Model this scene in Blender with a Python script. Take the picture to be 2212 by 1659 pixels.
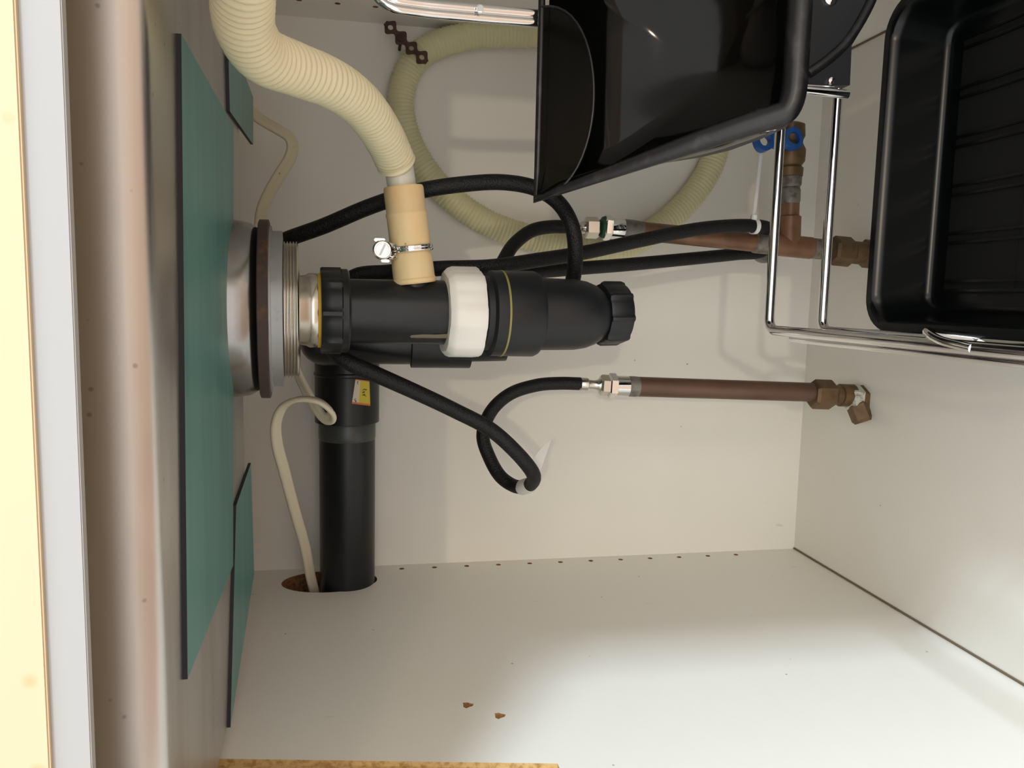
import bpy, bmesh, math, random
from mathutils import Vector, Matrix, Euler
random.seed(7)
scn = bpy.context.scene
for o in list(bpy.data.objects):
    bpy.data.objects.remove(o)

# ------------------------------------------------------------------ camera
# millimetres: X to the right side of the cabinet, Y into its depth (back wall at 0), Z up (cabinet floor at 0)
FPX = 1682.56
CAM = Vector((266.589, -756.283, 460.10))
CR = Vector((0.02197998, -0.18221714, -0.98301261))     # image right (the photo was taken with the phone turned)
CD = Vector((-0.9936193, -0.11277837, -0.00131186))     # image down
CF = Vector((-0.11062352, 0.97676914, -0.18353334))     # forward
cam = bpy.data.cameras.new('camera')
cam.sensor_fit = 'HORIZONTAL'; cam.sensor_width = 36.0; cam.lens = FPX / 2212 * 36.0
cam.clip_start = 0.01; cam.clip_end = 60
camo = bpy.data.objects.new('camera', cam)
scn.collection.objects.link(camo)
mw = Matrix((CR, -CD, -CF)).transposed().to_4x4(); mw.translation = CAM * 0.001
camo.matrix_world = mw
scn.camera = camo

# ------------------------------------------------------------------ world, lamps, exposure
w = bpy.data.worlds.new('room_light'); scn.world = w; w.use_nodes = True
bg = w.node_tree.nodes['Background']
bg.inputs[0].default_value = (1.0, 0.975, 0.95, 1); bg.inputs[1].default_value = 1.12

def area(name, loc, target, size, power, col, sizey=None):
    l = bpy.data.lights.new(name, 'AREA'); l.energy = power; l.color = col; l.size = size
    if sizey: l.shape = 'RECTANGLE'; l.size_y = sizey
    o = bpy.data.objects.new(name, l); scn.collection.objects.link(o)
    o.location = Vector(loc)
    o.rotation_euler = (Vector(target) - Vector(loc)).to_track_quat('-Z', 'Y').to_euler()
    return o
area('window_daylight', (2.05, -1.59, 1.15), (0, -0.25, 0.25), 0.22, 27, (0.72, 0.88, 1.0))
area('ceiling_lamp', (1.0, -5.2, 1.73), (0.25, -0.2, 0.3), 0.08, 15, (1.0, 0.82, 0.60))
area('warm_fill', (3.0, -4.2, 1.12), (0.1, -0.3, 0.4), 1.1, 9, (1.0, 0.84, 0.64))  # added soft warm fill for the upper front of the side wall, no real lamp

vs = scn.view_settings
vs.view_transform = 'Standard'; vs.look = 'None'; vs.gamma = 1.0; vs.use_curve_mapping = False
vs.exposure = 0.77

# ------------------------------------------------------------------ helpers
W = 513.0
def ray(px, py):
    return CR * ((px - 1106) / FPX) + CD * ((py - 829.5) / FPX) + CF
def U(px, py, Y):                                   # point of the place seen at this pixel, at depth Y
    d = ray(px, py); return CAM + d * ((Y - CAM.y) / d.y)
def UZ(px, py, Z):
    d = ray(px, py); return CAM + d * ((Z - CAM.z) / d.z)
def UX(px, py, X):
    d = ray(px, py); return CAM + d * ((X - CAM.x) / d.x)
def depth(p): return (p - CAM).dot(CF)
def on_line(P, d, px):                              # where along a line the image column px is reached
    u = (px - 1106) / FPX
    a, b = (P - CAM), d
    t = (u * a.dot(CF) - a.dot(CR)) / (b.dot(CR) - u * b.dot(CF))
    return P + d * t
def srgb(r, g, b):
    f = lambda c: (c / 255 / 12.92) if c / 255 <= 0.04045 else ((c / 255 + 0.055) / 1.055) ** 2.4
    return (f(r), f(g), f(b), 1)

class MB:
    def __init__(s): s.v = []; s.f = []; s.m = []
    def add(s, vs_, fs, mi=0):
        n = len(s.v); s.v += [Vector(v) for v in vs_]
        s.f += [[i + n for i in f] for f in fs]; s.m += [mi] * len(fs)
        return s
    def rings(s, rings, caps=True, mi=0, closed=False):
        n = len(rings[0]); vs_ = [p for r in rings for p in r]; fs = []
        R = len(rings)
        for i in range(R if closed else R - 1):
            a = i * n; b = ((i + 1) % R) * n
            for k in range(n):
                fs.append([a + k, a + (k + 1) % n, b + (k + 1) % n, b + k])
        if caps and not closed:
            if caps != 'end': fs.append(list(range(n))[::-1])
            fs.append([(R - 1) * n + k for k in range(n)])
        return s.add(vs_, fs, mi)
    def tube(s, pts, r, seg=14, caps=True, mi=0, flat=1.0, up=None, closed=False):
        pts = [Vector(p) for p in pts]; N = len(pts)
        T = []
        for i in range(N):
            a = pts[(i - 1) % N] if (closed or i > 0) else pts[0]
            b = pts[(i + 1) % N] if (closed or i < N - 1) else pts[-1]
            T.append((b - a).normalized())
        u = up.copy() if up else (Vector((0, 0, 1)) if abs(T[0].z) < 0.8 else Vector((0, 1, 0)))
        rg = []
        for i in range(N):
            u = (u - T[i] * u.dot(T[i])).normalized(); vv = T[i].cross(u)
            rr = r(i / (N - 1)) if callable(r) else (r[i] if isinstance(r, list) else r)
            rg.append([pts[i] + u * (rr * math.cos(2 * math.pi * k / seg)) + vv * (rr * flat * math.sin(2 * math.pi * k / seg)) for k in range(seg)])
        return s.rings(rg, caps, mi, closed)
    def lathe(s, prof, o, ax, seg=40, caps=True, mi=0, flute=None):
        ax = Vector(ax).normalized(); o = Vector(o)
        u = Vector((1, 0, 0)) if abs(ax.x) < 0.8 else Vector((0, 1, 0))
        u = (u - ax * u.dot(ax)).normalized(); v = ax.cross(u)
        rg = []
        for (r, t) in prof:
            ring = []
            for k in range(seg):
                a = 2 * math.pi * k / seg
                rr = r * (flute(a, t) if flute else 1)
                ring.append(o + ax * t + u * (rr * math.cos(a)) + v * (rr * math.sin(a)))
            rg.append(ring)
        return s.rings(rg, caps, mi)
    def box(s, c, size, rot=None, mi=0, bev=0):
        bm = bmesh.new(); bmesh.ops.create_cube(bm, size=1)
        for v in bm.verts: v.co = Vector((v.co.x * size[0], v.co.y * size[1], v.co.z * size[2]))
        if bev: bmesh.ops.bevel(bm, geom=bm.edges[:], offset=bev, segments=2, affect='EDGES')
        if rot is not None:
            bmesh.ops.transform(bm, matrix=rot.to_4x4(), verts=bm.verts)
        bm.verts.index_update()
        vs_ = [v.co + Vector(c) for v in bm.verts]; fs = [[v.index for v in f.verts] for f in bm.faces]
        bm.free(); return s.add(vs_, fs, mi)
    def prism(s, poly, ext, mi=0, side=None):
        poly = [Vector(p) for p in poly]; ext = Vector(ext); n = len(poly)
        s.add(poly + [p + ext for p in poly], [list(range(n)), [2 * n - 1 - i for i in range(n)]], mi)
        b = len(s.v) - 2 * n
        for i in range(n):
            s.f.append([b + i, b + n + i, b + n + (i + 1) % n, b + (i + 1) % n]); s.m.append(mi if side is None else side)
        return s

WORLD = {}
def build(name, mb, mat, parent=None, sharp=35, smooth=True):
    lo = Vector((min(v.x for v in mb.v), min(v.y for v in mb.v), min(v.z for v in mb.v)))
    hi = Vector((max(v.x for v in mb.v), max(v.y for v in mb.v), max(v.z for v in mb.v)))
    org = Vector(((lo.x + hi.x) / 2, (lo.y + hi.y) / 2, lo.z))
    me = bpy.data.meshes.new(name)
    me.from_pydata([(v - org) * 0.001 for v in mb.v], [], mb.f)
    for m in (mat if isinstance(mat, list) else [mat]): me.materials.append(m)
    me.polygons.foreach_set('material_index', mb.m)
    bm = bmesh.new(); bm.from_mesh(me); bmesh.ops.recalc_face_normals(bm, faces=bm.faces); bm.to_mesh(me); bm.free()
    me.polygons.foreach_set('use_smooth', [smooth] * len(me.polygons))
    if smooth: me.set_sharp_from_angle(angle=math.radians(sharp))
    me.update()
    o = bpy.data.objects.new(name, me); scn.collection.objects.link(o)
    wl = org * 0.001
    WORLD[o] = wl
    if parent: o.parent = parent; o.location = wl - WORLD[parent]
    else: o.location = wl
    return o
def thing(name, loc, label, cat, group=None):
    o = bpy.data.objects.new(name, None); scn.collection.objects.link(o)
    o.empty_display_size = 0.02
    o.location = Vector(loc) * 0.001; WORLD[o] = o.location.copy()
    return tag(o, label, cat, group)
def tag(o, label=None, cat=None, group=None, kind=None):
    if label: o['label'] = label
    if cat: o['category'] = cat
    if group: o['group'] = group
    if kind: o['kind'] = kind
    return o
def spline(pts, step=2.0):                           # centripetal Catmull-Rom through the points, even steps
    P = [Vector(p) for p in pts]
    P = [P[0] * 2 - P[1]] + P + [P[-1] * 2 - P[-2]]
    out = []
    for i in range(1, len(P) - 2):
        p0, p1, p2, p3 = P[i - 1:i + 3]
        t0 = 0; t1 = t0 + max((p1 - p0).length, 1e-3) ** .5; t2 = t1 + max((p2 - p1).length, 1e-3) ** .5; t3 = t2 + max((p3 - p2).length, 1e-3) ** .5
        n = 24
        for k in range(n):
            t = t1 + (t2 - t1) * k / n
            A1 = p0 * ((t1 - t) / (t1 - t0)) + p1 * ((t - t0) / (t1 - t0))
            A2 = p1 * ((t2 - t) / (t2 - t1)) + p2 * ((t - t1) / (t2 - t1))
            A3 = p2 * ((t3 - t) / (t3 - t2)) + p3 * ((t - t2) / (t3 - t2))
            B1 = A1 * ((t2 - t) / (t2 - t0)) + A2 * ((t - t0) / (t2 - t0))
            B2 = A2 * ((t3 - t) / (t3 - t1)) + A3 * ((t - t1) / (t3 - t1))
            out.append(B1 * ((t2 - t) / (t2 - t1)) + B2 * ((t - t1) / (t2 - t1)))
    out.append(P[-2])
    L = [0]
    for a, b in zip(out, out[1:]): L.append(L[-1] + (b - a).length)
    n = max(2, int(L[-1] / step)); res = []; j = 0
    for k in range(n + 1):
        s_ = L[-1] * k / n
        while j < len(L) - 2 and L[j + 1] < s_: j += 1
        q = (s_ - L[j]) / max(L[j + 1] - L[j], 1e-6)
        res.append(out[j].lerp(out[j + 1], q))
    return res
def pathU(l, step=2.0): return spline([U(*a) for a in l], step)
def rrect(x0, x1, y0, y1, r, z, n=7):                # rounded rectangle at height z; r = one radius or four (x0y0, x1y0, x1y1, x0y1)
    rs = r if isinstance(r, (list, tuple)) else [r] * 4
    out = []
    for (cx, cy, sx, sy, a0, q) in ((x0, y0, 1, 1, 180, rs[0]), (x1, y0, -1, 1, 270, rs[1]), (x1, y1, -1, -1, 0, rs[2]), (x0, y1, 1, -1, 90, rs[3])):
        for k in range(n + 1):
            a = math.radians(a0 + 90 * k / n)
            out.append(Vector((cx + sx * q + q * math.cos(a), cy + sy * q + q * math.sin(a), z)))
    return out

# ------------------------------------------------------------------ materials
def mat(name, col, rough=0.5, metal=0.0, coat=0.0, sss=0.0, spec=None, ior=None, trans=0.0):
    m = bpy.data.materials.new(name); m.use_nodes = True
    b = m.node_tree.nodes['Principled BSDF']
    b.inputs['Base Color'].default_value = col; b.inputs['Roughness'].default_value = rough
    b.inputs['Metallic'].default_value = metal; b.inputs['Coat Weight'].default_value = coat
    b.inputs['Transmission Weight'].default_value = trans
    if sss:
        b.inputs['Subsurface Weight'].default_value = sss; b.inputs['Subsurface Radius'].default_value = (0.004, 0.003, 0.002)
    if spec is not None: b.inputs['Specular IOR Level'].default_value = spec
    return m
def nodes(m): return m.node_tree.nodes, m.node_tree.links, m.node_tree.nodes['Principled BSDF']
def coords(m, scale=(1, 1, 1)):
    n, l, b = nodes(m)
    tc = n.new('ShaderNodeNewGeometry'); mp = n.new('ShaderNodeMapping'); mp.inputs['Scale'].default_value = scale
    l.new(tc.outputs['Position'], mp.inputs['Vector']); return mp.outputs['Vector']
def mixin(m, fac, col):                              # blend a colour over whatever feeds the base colour now
    n, l, b = nodes(m); s = b.inputs['Base Color']
    mx = n.new('ShaderNodeMix'); mx.data_type = 'RGBA'
    if s.is_linked: l.new(s.links[0].from_socket, mx.inputs['A'])
    else: mx.inputs['A'].default_value = s.default_value
    mx.inputs['B'].default_value = col; l.new(fac, mx.inputs['Factor']); l.new(mx.outputs['Result'], s)
def noise(m, scale, lo, hi, amt=1.0, stretch=(1, 1, 1), detail=4, rough=0.6):
    n, l, b = nodes(m)
    t = n.new('ShaderNodeTexNoise'); t.inputs['Scale'].default_value = scale; t.inputs['Detail'].default_value = detail
    t.inputs['Roughness'].default_value = rough
    l.new(coords(m, stretch), t.inputs['Vector'])
    r = n.new('ShaderNodeMapRange'); r.inputs['From Min'].default_value = lo; r.inputs['From Max'].default_value = hi
    r.inputs['To Max'].default_value = amt
    l.new(t.outputs['Fac'], r.inputs['Value']); return r.outputs['Result']
def specks(m, scale, size, amt=1.0):
    n, l, b = nodes(m)
    t = n.new('ShaderNodeTexVoronoi'); t.inputs['Scale'].default_value = scale
    l.new(coords(m), t.inputs['Vector'])
    r = n.new('ShaderNodeMapRange'); r.inputs['From Min'].default_value = size; r.inputs['From Max'].default_value = size * 0.5
    r.inputs['To Max'].default_value = amt
    l.new(t.outputs['Distance'], r.inputs['Value'])
    g = n.new('ShaderNodeSeparateColor'); l.new(t.outputs['Color'], g.inputs['Color'])
    k = n.new('ShaderNodeMath'); k.operation = 'GREATER_THAN'; k.inputs[1].default_value = 0.6; l.new(g.outputs['Red'], k.inputs[0])
    q = n.new('ShaderNodeMath'); q.operation = 'MULTIPLY'; l.new(r.outputs['Result'], q.inputs[0]); l.new(k.outputs[0], q.inputs[1])
    return q.outputs[0]
def bump(m, sock, strength, dist=0.001):
    n, l, b = nodes(m); bp = n.new('ShaderNodeBump'); bp.inputs['Strength'].default_value = strength; bp.inputs['Distance'].default_value = dist
    l.new(sock, bp.inputs['Height']); l.new(bp.outputs['Normal'], b.inputs['Normal'])

MEL = mat('white_melamine', srgb(240, 237, 229), 0.42, spec=0.35)
mixin(MEL, noise(MEL, 5, 0.45, 0.8, 0.2), srgb(222, 214, 198))
mixin(MEL, specks(MEL, 34, 0.035, 0.75), srgb(95, 80, 65))
mixin(MEL, noise(MEL, 60, 0.70, 0.78, 0.35, (1, 1, 0.25)), srgb(130, 120, 105))
CHIP = mat('raw_chipboard', srgb(158, 112, 70), 0.85)
mixin(CHIP, noise(CHIP, 350, 0.45, 0.65), srgb(105, 70, 42))
CHIPL = mat('pale_chipboard', srgb(214, 184, 130), 0.85)
mixin(CHIPL, noise(CHIPL, 250, 0.45, 0.65), srgb(176, 138, 84))
RAILW = mat('white_edging', srgb(164, 165, 165), 0.6, spec=0.2)
mixin(RAILW, specks(RAILW, 40, 0.05, 0.3), srgb(150, 145, 140))
WOOD = mat('pale_varnished_wood', srgb(204, 188, 158), 0.7, spec=0.1)
mixin(WOOD, noise(WOOD, 12, 0.45, 0.75, 0.6, (0.2, 1, 1)), srgb(196, 174, 138))
mixin(WOOD, specks(WOOD, 45, 0.12, 0.4), srgb(190, 145, 85))
STEEL = mat('brushed_stainless_steel', (0.60, 0.58, 0.56, 1), 0.34, 1.0)
mixin(STEEL, noise(STEEL, 30, 0.45, 0.75, 0.5, (0.15, 1, 1)), (0.36, 0.32, 0.28, 1))
mixin(STEEL, specks(STEEL, 120, 0.13, 0.5), (0.2, 0.17, 0.14, 1))
STEELD = mat('dark_steel', (0.34, 0.34, 0.34, 1), 0.24, 1.0)
mixin(STEELD, noise(STEELD, 25, 0.4, 0.7, 0.5), (0.25, 0.24, 0.23, 1))
TEAL = mat('teal_damping_pad', srgb(86, 142, 138), 0.36)
mixin(TEAL, noise(TEAL, 55, 0.42, 0.62, 0.55, (0.08, 1, 1), 2), srgb(68, 118, 116))
mixin(TEAL, noise(TEAL, 14, 0.55, 0.75, 0.5, (0.3, 1, 1)), srgb(122, 160, 148))
TEALE = mat('pad_dark_edge', srgb(22, 26, 34), 0.6)
WASH = mat('dark_rubber_washer', srgb(66, 54, 46), 0.6)
mixin(WASH, noise(WASH, 90, 0.55, 0.75), srgb(120, 78, 40))
ZINC = mat('dull_zinc', (0.42, 0.44, 0.45, 1), 0.5, 0.7)
mixin(ZINC, noise(ZINC, 70, 0.55, 0.75, 0.6), (0.22, 0.22, 0.22, 1))
BLK = mat('black_waste_plastic', srgb(23, 26, 30), 0.32, spec=0.4)
mixin(BLK, noise(BLK, 40, 0.55, 0.8, 0.4), srgb(36, 36, 38))
BLKD = mat('matte_black_plastic', srgb(27, 30, 34), 0.42, spec=0.4)
YEL = mat('yellow_sealing', srgb(205, 165, 40), 0.55)
YELD = mat('dried_yellow_glue', srgb(140, 135, 75), 0.6)
WHT = mat('white_nylon', srgb(236, 236, 232), 0.4, sss=0.1)
GLOSS = mat('glossy_black_plastic', srgb(9, 10, 9), 0.08, spec=0.22)
mixin(GLOSS, noise(GLOSS, 60, 0.62, 0.8, 0.2), srgb(22, 22, 22))
SCUFF = mat('scuffed_black_plastic', srgb(22, 22, 25), 0.34)
mixin(SCUFF, noise(SCUFF, 90, 0.55, 0.75, 0.4, (1, 1, 1)), srgb(80, 78, 82))
TRAYM = mat('satin_black_plastic', srgb(9, 12, 13), 0.24, spec=0.3)
TRAYF = mat('textured_black_plastic', srgb(20, 21, 20), 0.55, spec=0.3)
BRAID = mat('black_braided_hose', srgb(12, 13, 16), 0.55, spec=0.4)
def braid(m):
    n, l, b = nodes(m)
    t = n.new('ShaderNodeTexVoronoi'); t.inputs['Scale'].default_value = 900
    l.new(coords(m), t.inputs['Vector']); bump(m, t.outputs['Distance'], 0.6, 0.0006)
braid(BRAID)
CREAM = mat('cream_corrugated_plastic', srgb(232, 224, 190), 0.42, sss=0.15)
COIL = mat('yellowed_translucent_plastic', srgb(220, 214, 172), 0.45, sss=0.3)
CLEAR = mat('milky_plastic', srgb(214, 212, 202), 0.3, sss=0.3)
BEIGE = mat('aged_beige_rubber', srgb(228, 206, 160), 0.5, sss=0.1)
mixin(BEIGE, noise(BEIGE, 22, 0.46, 0.66, 0.6), srgb(234, 186, 132))
mixin(BEIGE, specks(BEIGE, 120, 0.1, 0.6), srgb(110, 80, 50))
CHROME = mat('polished_chrome', (0.82, 0.82, 0.83, 1), 0.07, 1.0)
NICK = mat('nickel_plating', (0.66, 0.63, 0.58, 1), 0.22, 1.0)
COP = mat('aged_copper', srgb(104, 78, 64), 0.42, 0.2)
mixin(COP, noise(COP, 28, 0.4, 0.7, 0.7, (1, 1, 0.4)), srgb(74, 50, 40))
COPB = mat('bright_copper', srgb(132, 96, 72), 0.4, 0.25)
mixin(COPB, noise(COPB, 35, 0.42, 0.7, 0.75), srgb(84, 62, 48))
BRASS = mat('tarnished_brass', srgb(112, 88, 60), 0.5, 0.4)
mixin(BRASS, noise(BRASS, 80, 0.45, 0.7, 0.7), srgb(66, 50, 36))
SOLD = mat('dull_solder', srgb(136, 132, 124), 0.5, 0.5)
mixin(SOLD, noise(SOLD, 140, 0.45, 0.65, 0.7), srgb(86, 74, 64))
LIME = mat('white_limescale', srgb(196, 196, 184), 0.8)
mixin(LIME, noise(LIME, 160, 0.5, 0.65, 0.8), srgb(92, 76, 60))
GREEN = mat('green_thread_seal', srgb(52, 92, 66), 0.6)
BLUE = mat('blue_valve_plastic', srgb(30, 86, 160), 0.38)
RUST = mat('rusty_steel', srgb(84, 56, 46), 0.8)
mixin(RUST, noise(RUST, 160, 0.45, 0.65, 0.8), srgb(56, 38, 34))
CABLE = mat('off_white_cable', srgb(208, 198, 172), 0.5)
mixin(CABLE, noise(CABLE, 130, 0.66, 0.72, 0.75), srgb(70, 58, 44))
CABLEC = mat('clean_cable', srgb(220, 212, 190), 0.45)
GREYP = mat('grey_plastic', srgb(112, 112, 106), 0.5)
STICKW = mat('sticker_paper', srgb(222, 212, 190), 0.5)
STICKY = mat('sticker_yellow', srgb(216, 196, 70), 0.5)
STICKO = mat('sticker_orange', srgb(216, 122, 70), 0.5)
INK = mat('sticker_ink', srgb(60, 52, 24), 0.6)
TAG = mat('white_hose_tag', srgb(226, 224, 222), 0.5)
CNTR = mat('countertop_core', srgb(190, 180, 165), 0.6)

# ------------------------------------------------------------------ the cabinet shell
def cut(mb_wall, cutters, name):                     # carve real recesses, keep the cutter's material inside them
    o = build(name, mb_wall, [MEL, CHIP, CHIPL], smooth=False)
    c = bpy.data.objects.new('cutter', None)
    c = build('cutter', cutters, [MEL, CHIP, CHIPL], smooth=False)
    m = o.modifiers.new('b', 'BOOLEAN'); m.object = c; m.operation = 'DIFFERENCE'; m.solver = 'EXACT'
    bpy.context.view_layer.update()
    dg = bpy.context.evaluated_depsgraph_get()
    me = bpy.data.meshes.new_from_object(o.evaluated_get(dg))
    o.modifiers.clear(); old = o.data; o.data = me; me.name = name
    bpy.data.objects.remove(c); bpy.data.meshes.remove(old)
    tag(o, kind='structure'); return o
FRONT = -560
wall = MB().box((-20, FRONT / 2, 345), (40, -FRONT, 710))
cu = MB()
for k in range(12):
    cu.lathe([(2.5, -9), (2.5, 3)], (0, -11.6, 425.97 - 32 * k), (1, 0, 0), 16, mi=1)
hc = UX(715, 1257, 0)
cu.rings([[Vector((x, -37 + 28 * math.sin(a), 493.5 + 43.5 * math.cos(a))) for a in [2 * math.pi * k / 48 for k in range(48)]] for x in (-34, 3)], mi=1)
for (px, py) in ((1010, 1523), (1079, 1546)):
    p = UX(px, py, 0); cu.lathe([(1.0, -2.5), (3.0, -1.0), (4.2, 1.5)], p, (1, 0, 0), 9, mi=1, flute=lambda a, t: 1 + 0.25 * math.sin(3 * a))
# routed notch with raw board showing
cu.prism([(-3, -308, 575), (-3, -347, 351.5), (-3, -365, 351.5), (-3, -326, 575)], (6, 0, 0), mi=2)
cut(wall, cu, 'wall_left')
wall = MB().box((W + 8, FRONT / 2, 345), (16, -FRONT, 710))
cu = MB()
for k in range(-2, 14):
    cu.lathe([(2.5, -3), (2.5, 9)], (W, -41.5, 485 - 32 * k), (1, 0, 0), 16, mi=1)
cut(wall, cu, 'wall_right')
tag(build('wall_back', MB().box((W / 2, 5, 345), (W, 10, 710)), MEL, smooth=False), kind='structure')
tag(build('floor', MB().box((W / 2, FRONT / 2 + 5, -8), (W + 56, -FRONT + 10, 16)), MEL, smooth=False), kind='structure')
# dirt line where the floor panel meets the walls
DIRT = mat('dirty_joint', srgb(120, 104, 82), 0.9)
tag(build('trim_1', MB().tube([(1.0, -1, 0.6), (1.0, FRONT + 3, 0.6)], 0.9, 6), DIRT), kind='structure')
tag(build('trim_2', MB().tube([(W - 1.0, -1, 0.6), (W - 1.0, FRONT + 3, 0.6)], 0.9, 6), DIRT), kind='structure')
# kitchen floor in front of the cabinet
KFL = mat('brown_kitchen_floor', srgb(168, 142, 120), 0.45)
mixin(KFL, noise(KFL, 6, 0.4, 0.7, 0.6, (1, .1, 1)), srgb(138, 110, 90))
tag(build('floor', MB().box((W / 2, -1500, -170), (4600, 3100, 20)), KFL, smooth=False), kind='structure')
# white rail and wooden fascia over the opening
tag(build('trim_3', MB().box((W / 2, FRONT + 1.5, 526.7 + 5.6), (W + 60, 3, 11.2), bev=0.3), RAILW, smooth=False), kind='structure')
tag(build('trim_4', MB().box((W / 2, FRONT + 9.5, U(70, 830, FRONT - 1.5).z + 86), (W + 120, 22, 172), bev=0.4), WOOD, smooth=False), kind='structure')
ct = build('countertop', MB().box((W / 2, -295, 725), (W + 150, 640, 30), bev=2), CNTR, smooth=False)
tag(ct, 'worktop slab lying over the stainless steel sink bowl', 'worktop')

# ------------------------------------------------------------------ sink bowl with damping pads
ZS = 538.0
sink = thing('sink', (250, -330, ZS), 'stainless steel sink bowl seen from below with teal damping pads', 'sink')
x0, x1, yf, yb = 1.5, W - 2, -457, -186
TILT = math.radians(2.6)                              # the bowl floor rises a little to the back
def tz(y): return (y + 325) * math.tan(TILT)
def UP(px, py, off=0.0):
    n = Vector((0, -math.sin(TILT), math.cos(TILT))); o = Vector((0, -325, ZS + off)); d = ray(px, py)
    return CAM + d * ((o - CAM).dot(n) / d.dot(n))
yfb = UP(343, 830).y                                  # front edge of the flat floor
CRN = (60, 60, 115, 115)
#        front y, side inset, height, corner change
prof = [(yfb - 11, 0, 705), (yfb - 10.6, 0, 590), (yfb - 10, 0, 576), (yfb - 9, 0, 564), (yfb - 7.4, 1, 553), (yfb - 6.2, 2.5, 547), (yfb - 5.2, 5, 543.4), (yfb - 4.0, 8, 541), (yfb - 2.4, 12, 539), (yfb, 17, ZS)]
rg = []
for y_, i_, z_ in prof:
    w_ = (705 - z_) / (705 - ZS)
    rg.append([Vector((p.x, p.y, p.z + tz(p.y) * w_)) for p in rrect(x0 + i_, x1 - i_, y_, yb - i_ * .8, CRN, z_, 10)])
build('bowl', MB().rings(rg, caps='end'), STEEL, sink, 50)
AT = math.radians(5.0)
AX = Vector((0, math.sin(AT), -math.cos(AT)))          # the drain and trap lean back a little
AP = U(575, 669, -238)
def axp(px): return on_line(AP, AX, px)
def ta(px): return (axp(px) - AP).dot(AX)
def hw(px_half, px): return px_half * depth(axp(px)) / FPX
rd = hw(184, 560); td = ta(563); tt = ta(538) - 3
build('drain_recess', MB().lathe([(rd + 1.5, tt - 8), (rd + 1, tt - 3), (rd + .6, tt + 1), (rd, tt + 4), (rd - 1, td - 4), (rd - 3, td - 1.2), (rd - 6, td), (20, td)], AP, AX, 56, True), STEELD, sink, 50)
def pad(c):
    return build('damping_pad', MB().prism([UP(*p) for p in c], (0, 0, -2.0), side=1), [TEAL, TEALE], sink, smooth=False)
pad([(380, 72), (394, 1468), (496, 1222), (497, 272)])
pad([(503, 1092), (490, 1572), (543, 1240), (536, 1000)])
pad([(484, 60), (489, 240), (541, 312), (541, 210)])

# ------------------------------------------------------------------ strainer under the drain
st = thing('sink_strainer', axp(690), 'grey metal basket strainer body with ring nut below the sink drain', 'strainer')
def L(name, prof, m, parent, seg=56, flute=None, sharp=35):   # profile given as (half width in image px, image column)
    return build(name, MB().lathe([(hw(h, px), ta(px)) for h, px in prof], AP, AX, seg, True, flute=flute), m, parent, sharp)
L('rubber_washer', [(187, 562), (191, 564), (191, 583), (186, 585)], WASH, st)
L('mounting_flange', [(165, 583), (178, 585), (178, 589), (160, 590)], ZINC, st)
L('ring_nut', [(150, 588), (165, 589), (165, 612), (150, 613)], ZINC, st, 48, lambda a, t: 1.0 + (0.018 if math.sin(a * 6) > 0.55 else 0))
tp = [(140, 611)]
for k in range(5):
    b = 613 + k * 6.4
    tp += [(141, b), (146, b + 2.4), (146, b + 3.4), (141, b + 6)]
tp += [(138, 646), (100, 648)]
L('threaded_body', tp, NICK, st, 64, None, 25)
L('outlet_neck', [(70, 643), (74, 645), (76, 660), (80, 668), (80, 684), (76, 690)], NICK, st)

# ------------------------------------------------------------------ waste trap
trap = thing('waste_trap', axp(1340), 'black plastic bottle trap with a white nut hanging below the sink drain', 'drain trap')
L('sealing_ring', [(72, 685), (80, 686), (80, 697), (72, 698)], YEL, trap)
def lugs(n, amt, wdt=0.6): return lambda a, t: 1 + (amt if math.sin(a * n) > wdt else 0)
L('coupling_nut', [(70, 692), (86, 692), (88, 695), (88, 716), (88, 735), (90, 737), (90, 749), (86, 753), (60, 754)], BLK, trap, 72, lambda a, t: 1 + (0.06 if (math.sin(a * 8 + 1.0) > 0.72 and t < ta(737)) else 0))
L('inlet_tube', [(60, 745), (68, 748), (69, 760), (69, 990)], BLK, trap)
L('union_nut', [(70, 957), (84, 958), (92, 966), (95, 974), (95, 1026), (91, 1033), (70, 1036)], WHT, trap, 64, lambda a, t: 1 + 0.045 * (1 if math.cos(a * 7 + .9) > 0.1 else 0))
tb = L('trap_body', [(70, 1030), (80, 1040), (80, 1052), (92, 1056), (92, 1148), (88, 1156), (78, 1160), (77, 1200), (76, 1238), (72, 1262), (64, 1282), (52, 1298), (36, 1309), (14, 1315)], BLKD, trap)
L('glue_ring', [(88, 1077), (92.9, 1078), (92.9, 1082), (88, 1083)], YELD, tb, 56)
axc = (AX + Vector((0.02, 0.06, 0))).normalized()
rcap = hw(66, 1314)
build('clean_out_cap', MB().lathe([(rcap * .8, -6), (rcap * .96, -6), (rcap, -4), (rcap, 9), (rcap * .96, 11.5), (rcap * .8, 12)], axp(1316) + Vector((1, 5, 0)), axc, 72, flute=lambda a, t: 1 + (0.07 if math.sin(a * 8 + .5) > 0.88 else 0)), BLKD, trap)
vp = U(1243, 699, axp(1243).y - hw(68, 1243))
build('moulded_recess', MB().box(vp + Vector((0, 2.0, 0)), (7, 4, 6.5), bev=1.2), GLOSS, tb)
build('weld_strip', MB().box(axp(925) + Vector((-hw(48, 925), -hw(50, 925), 0)), (3.0, 2.0, 26), bev=.6), mat('dirty_seam', srgb(104, 98, 82), 0.7), trap)
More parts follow.
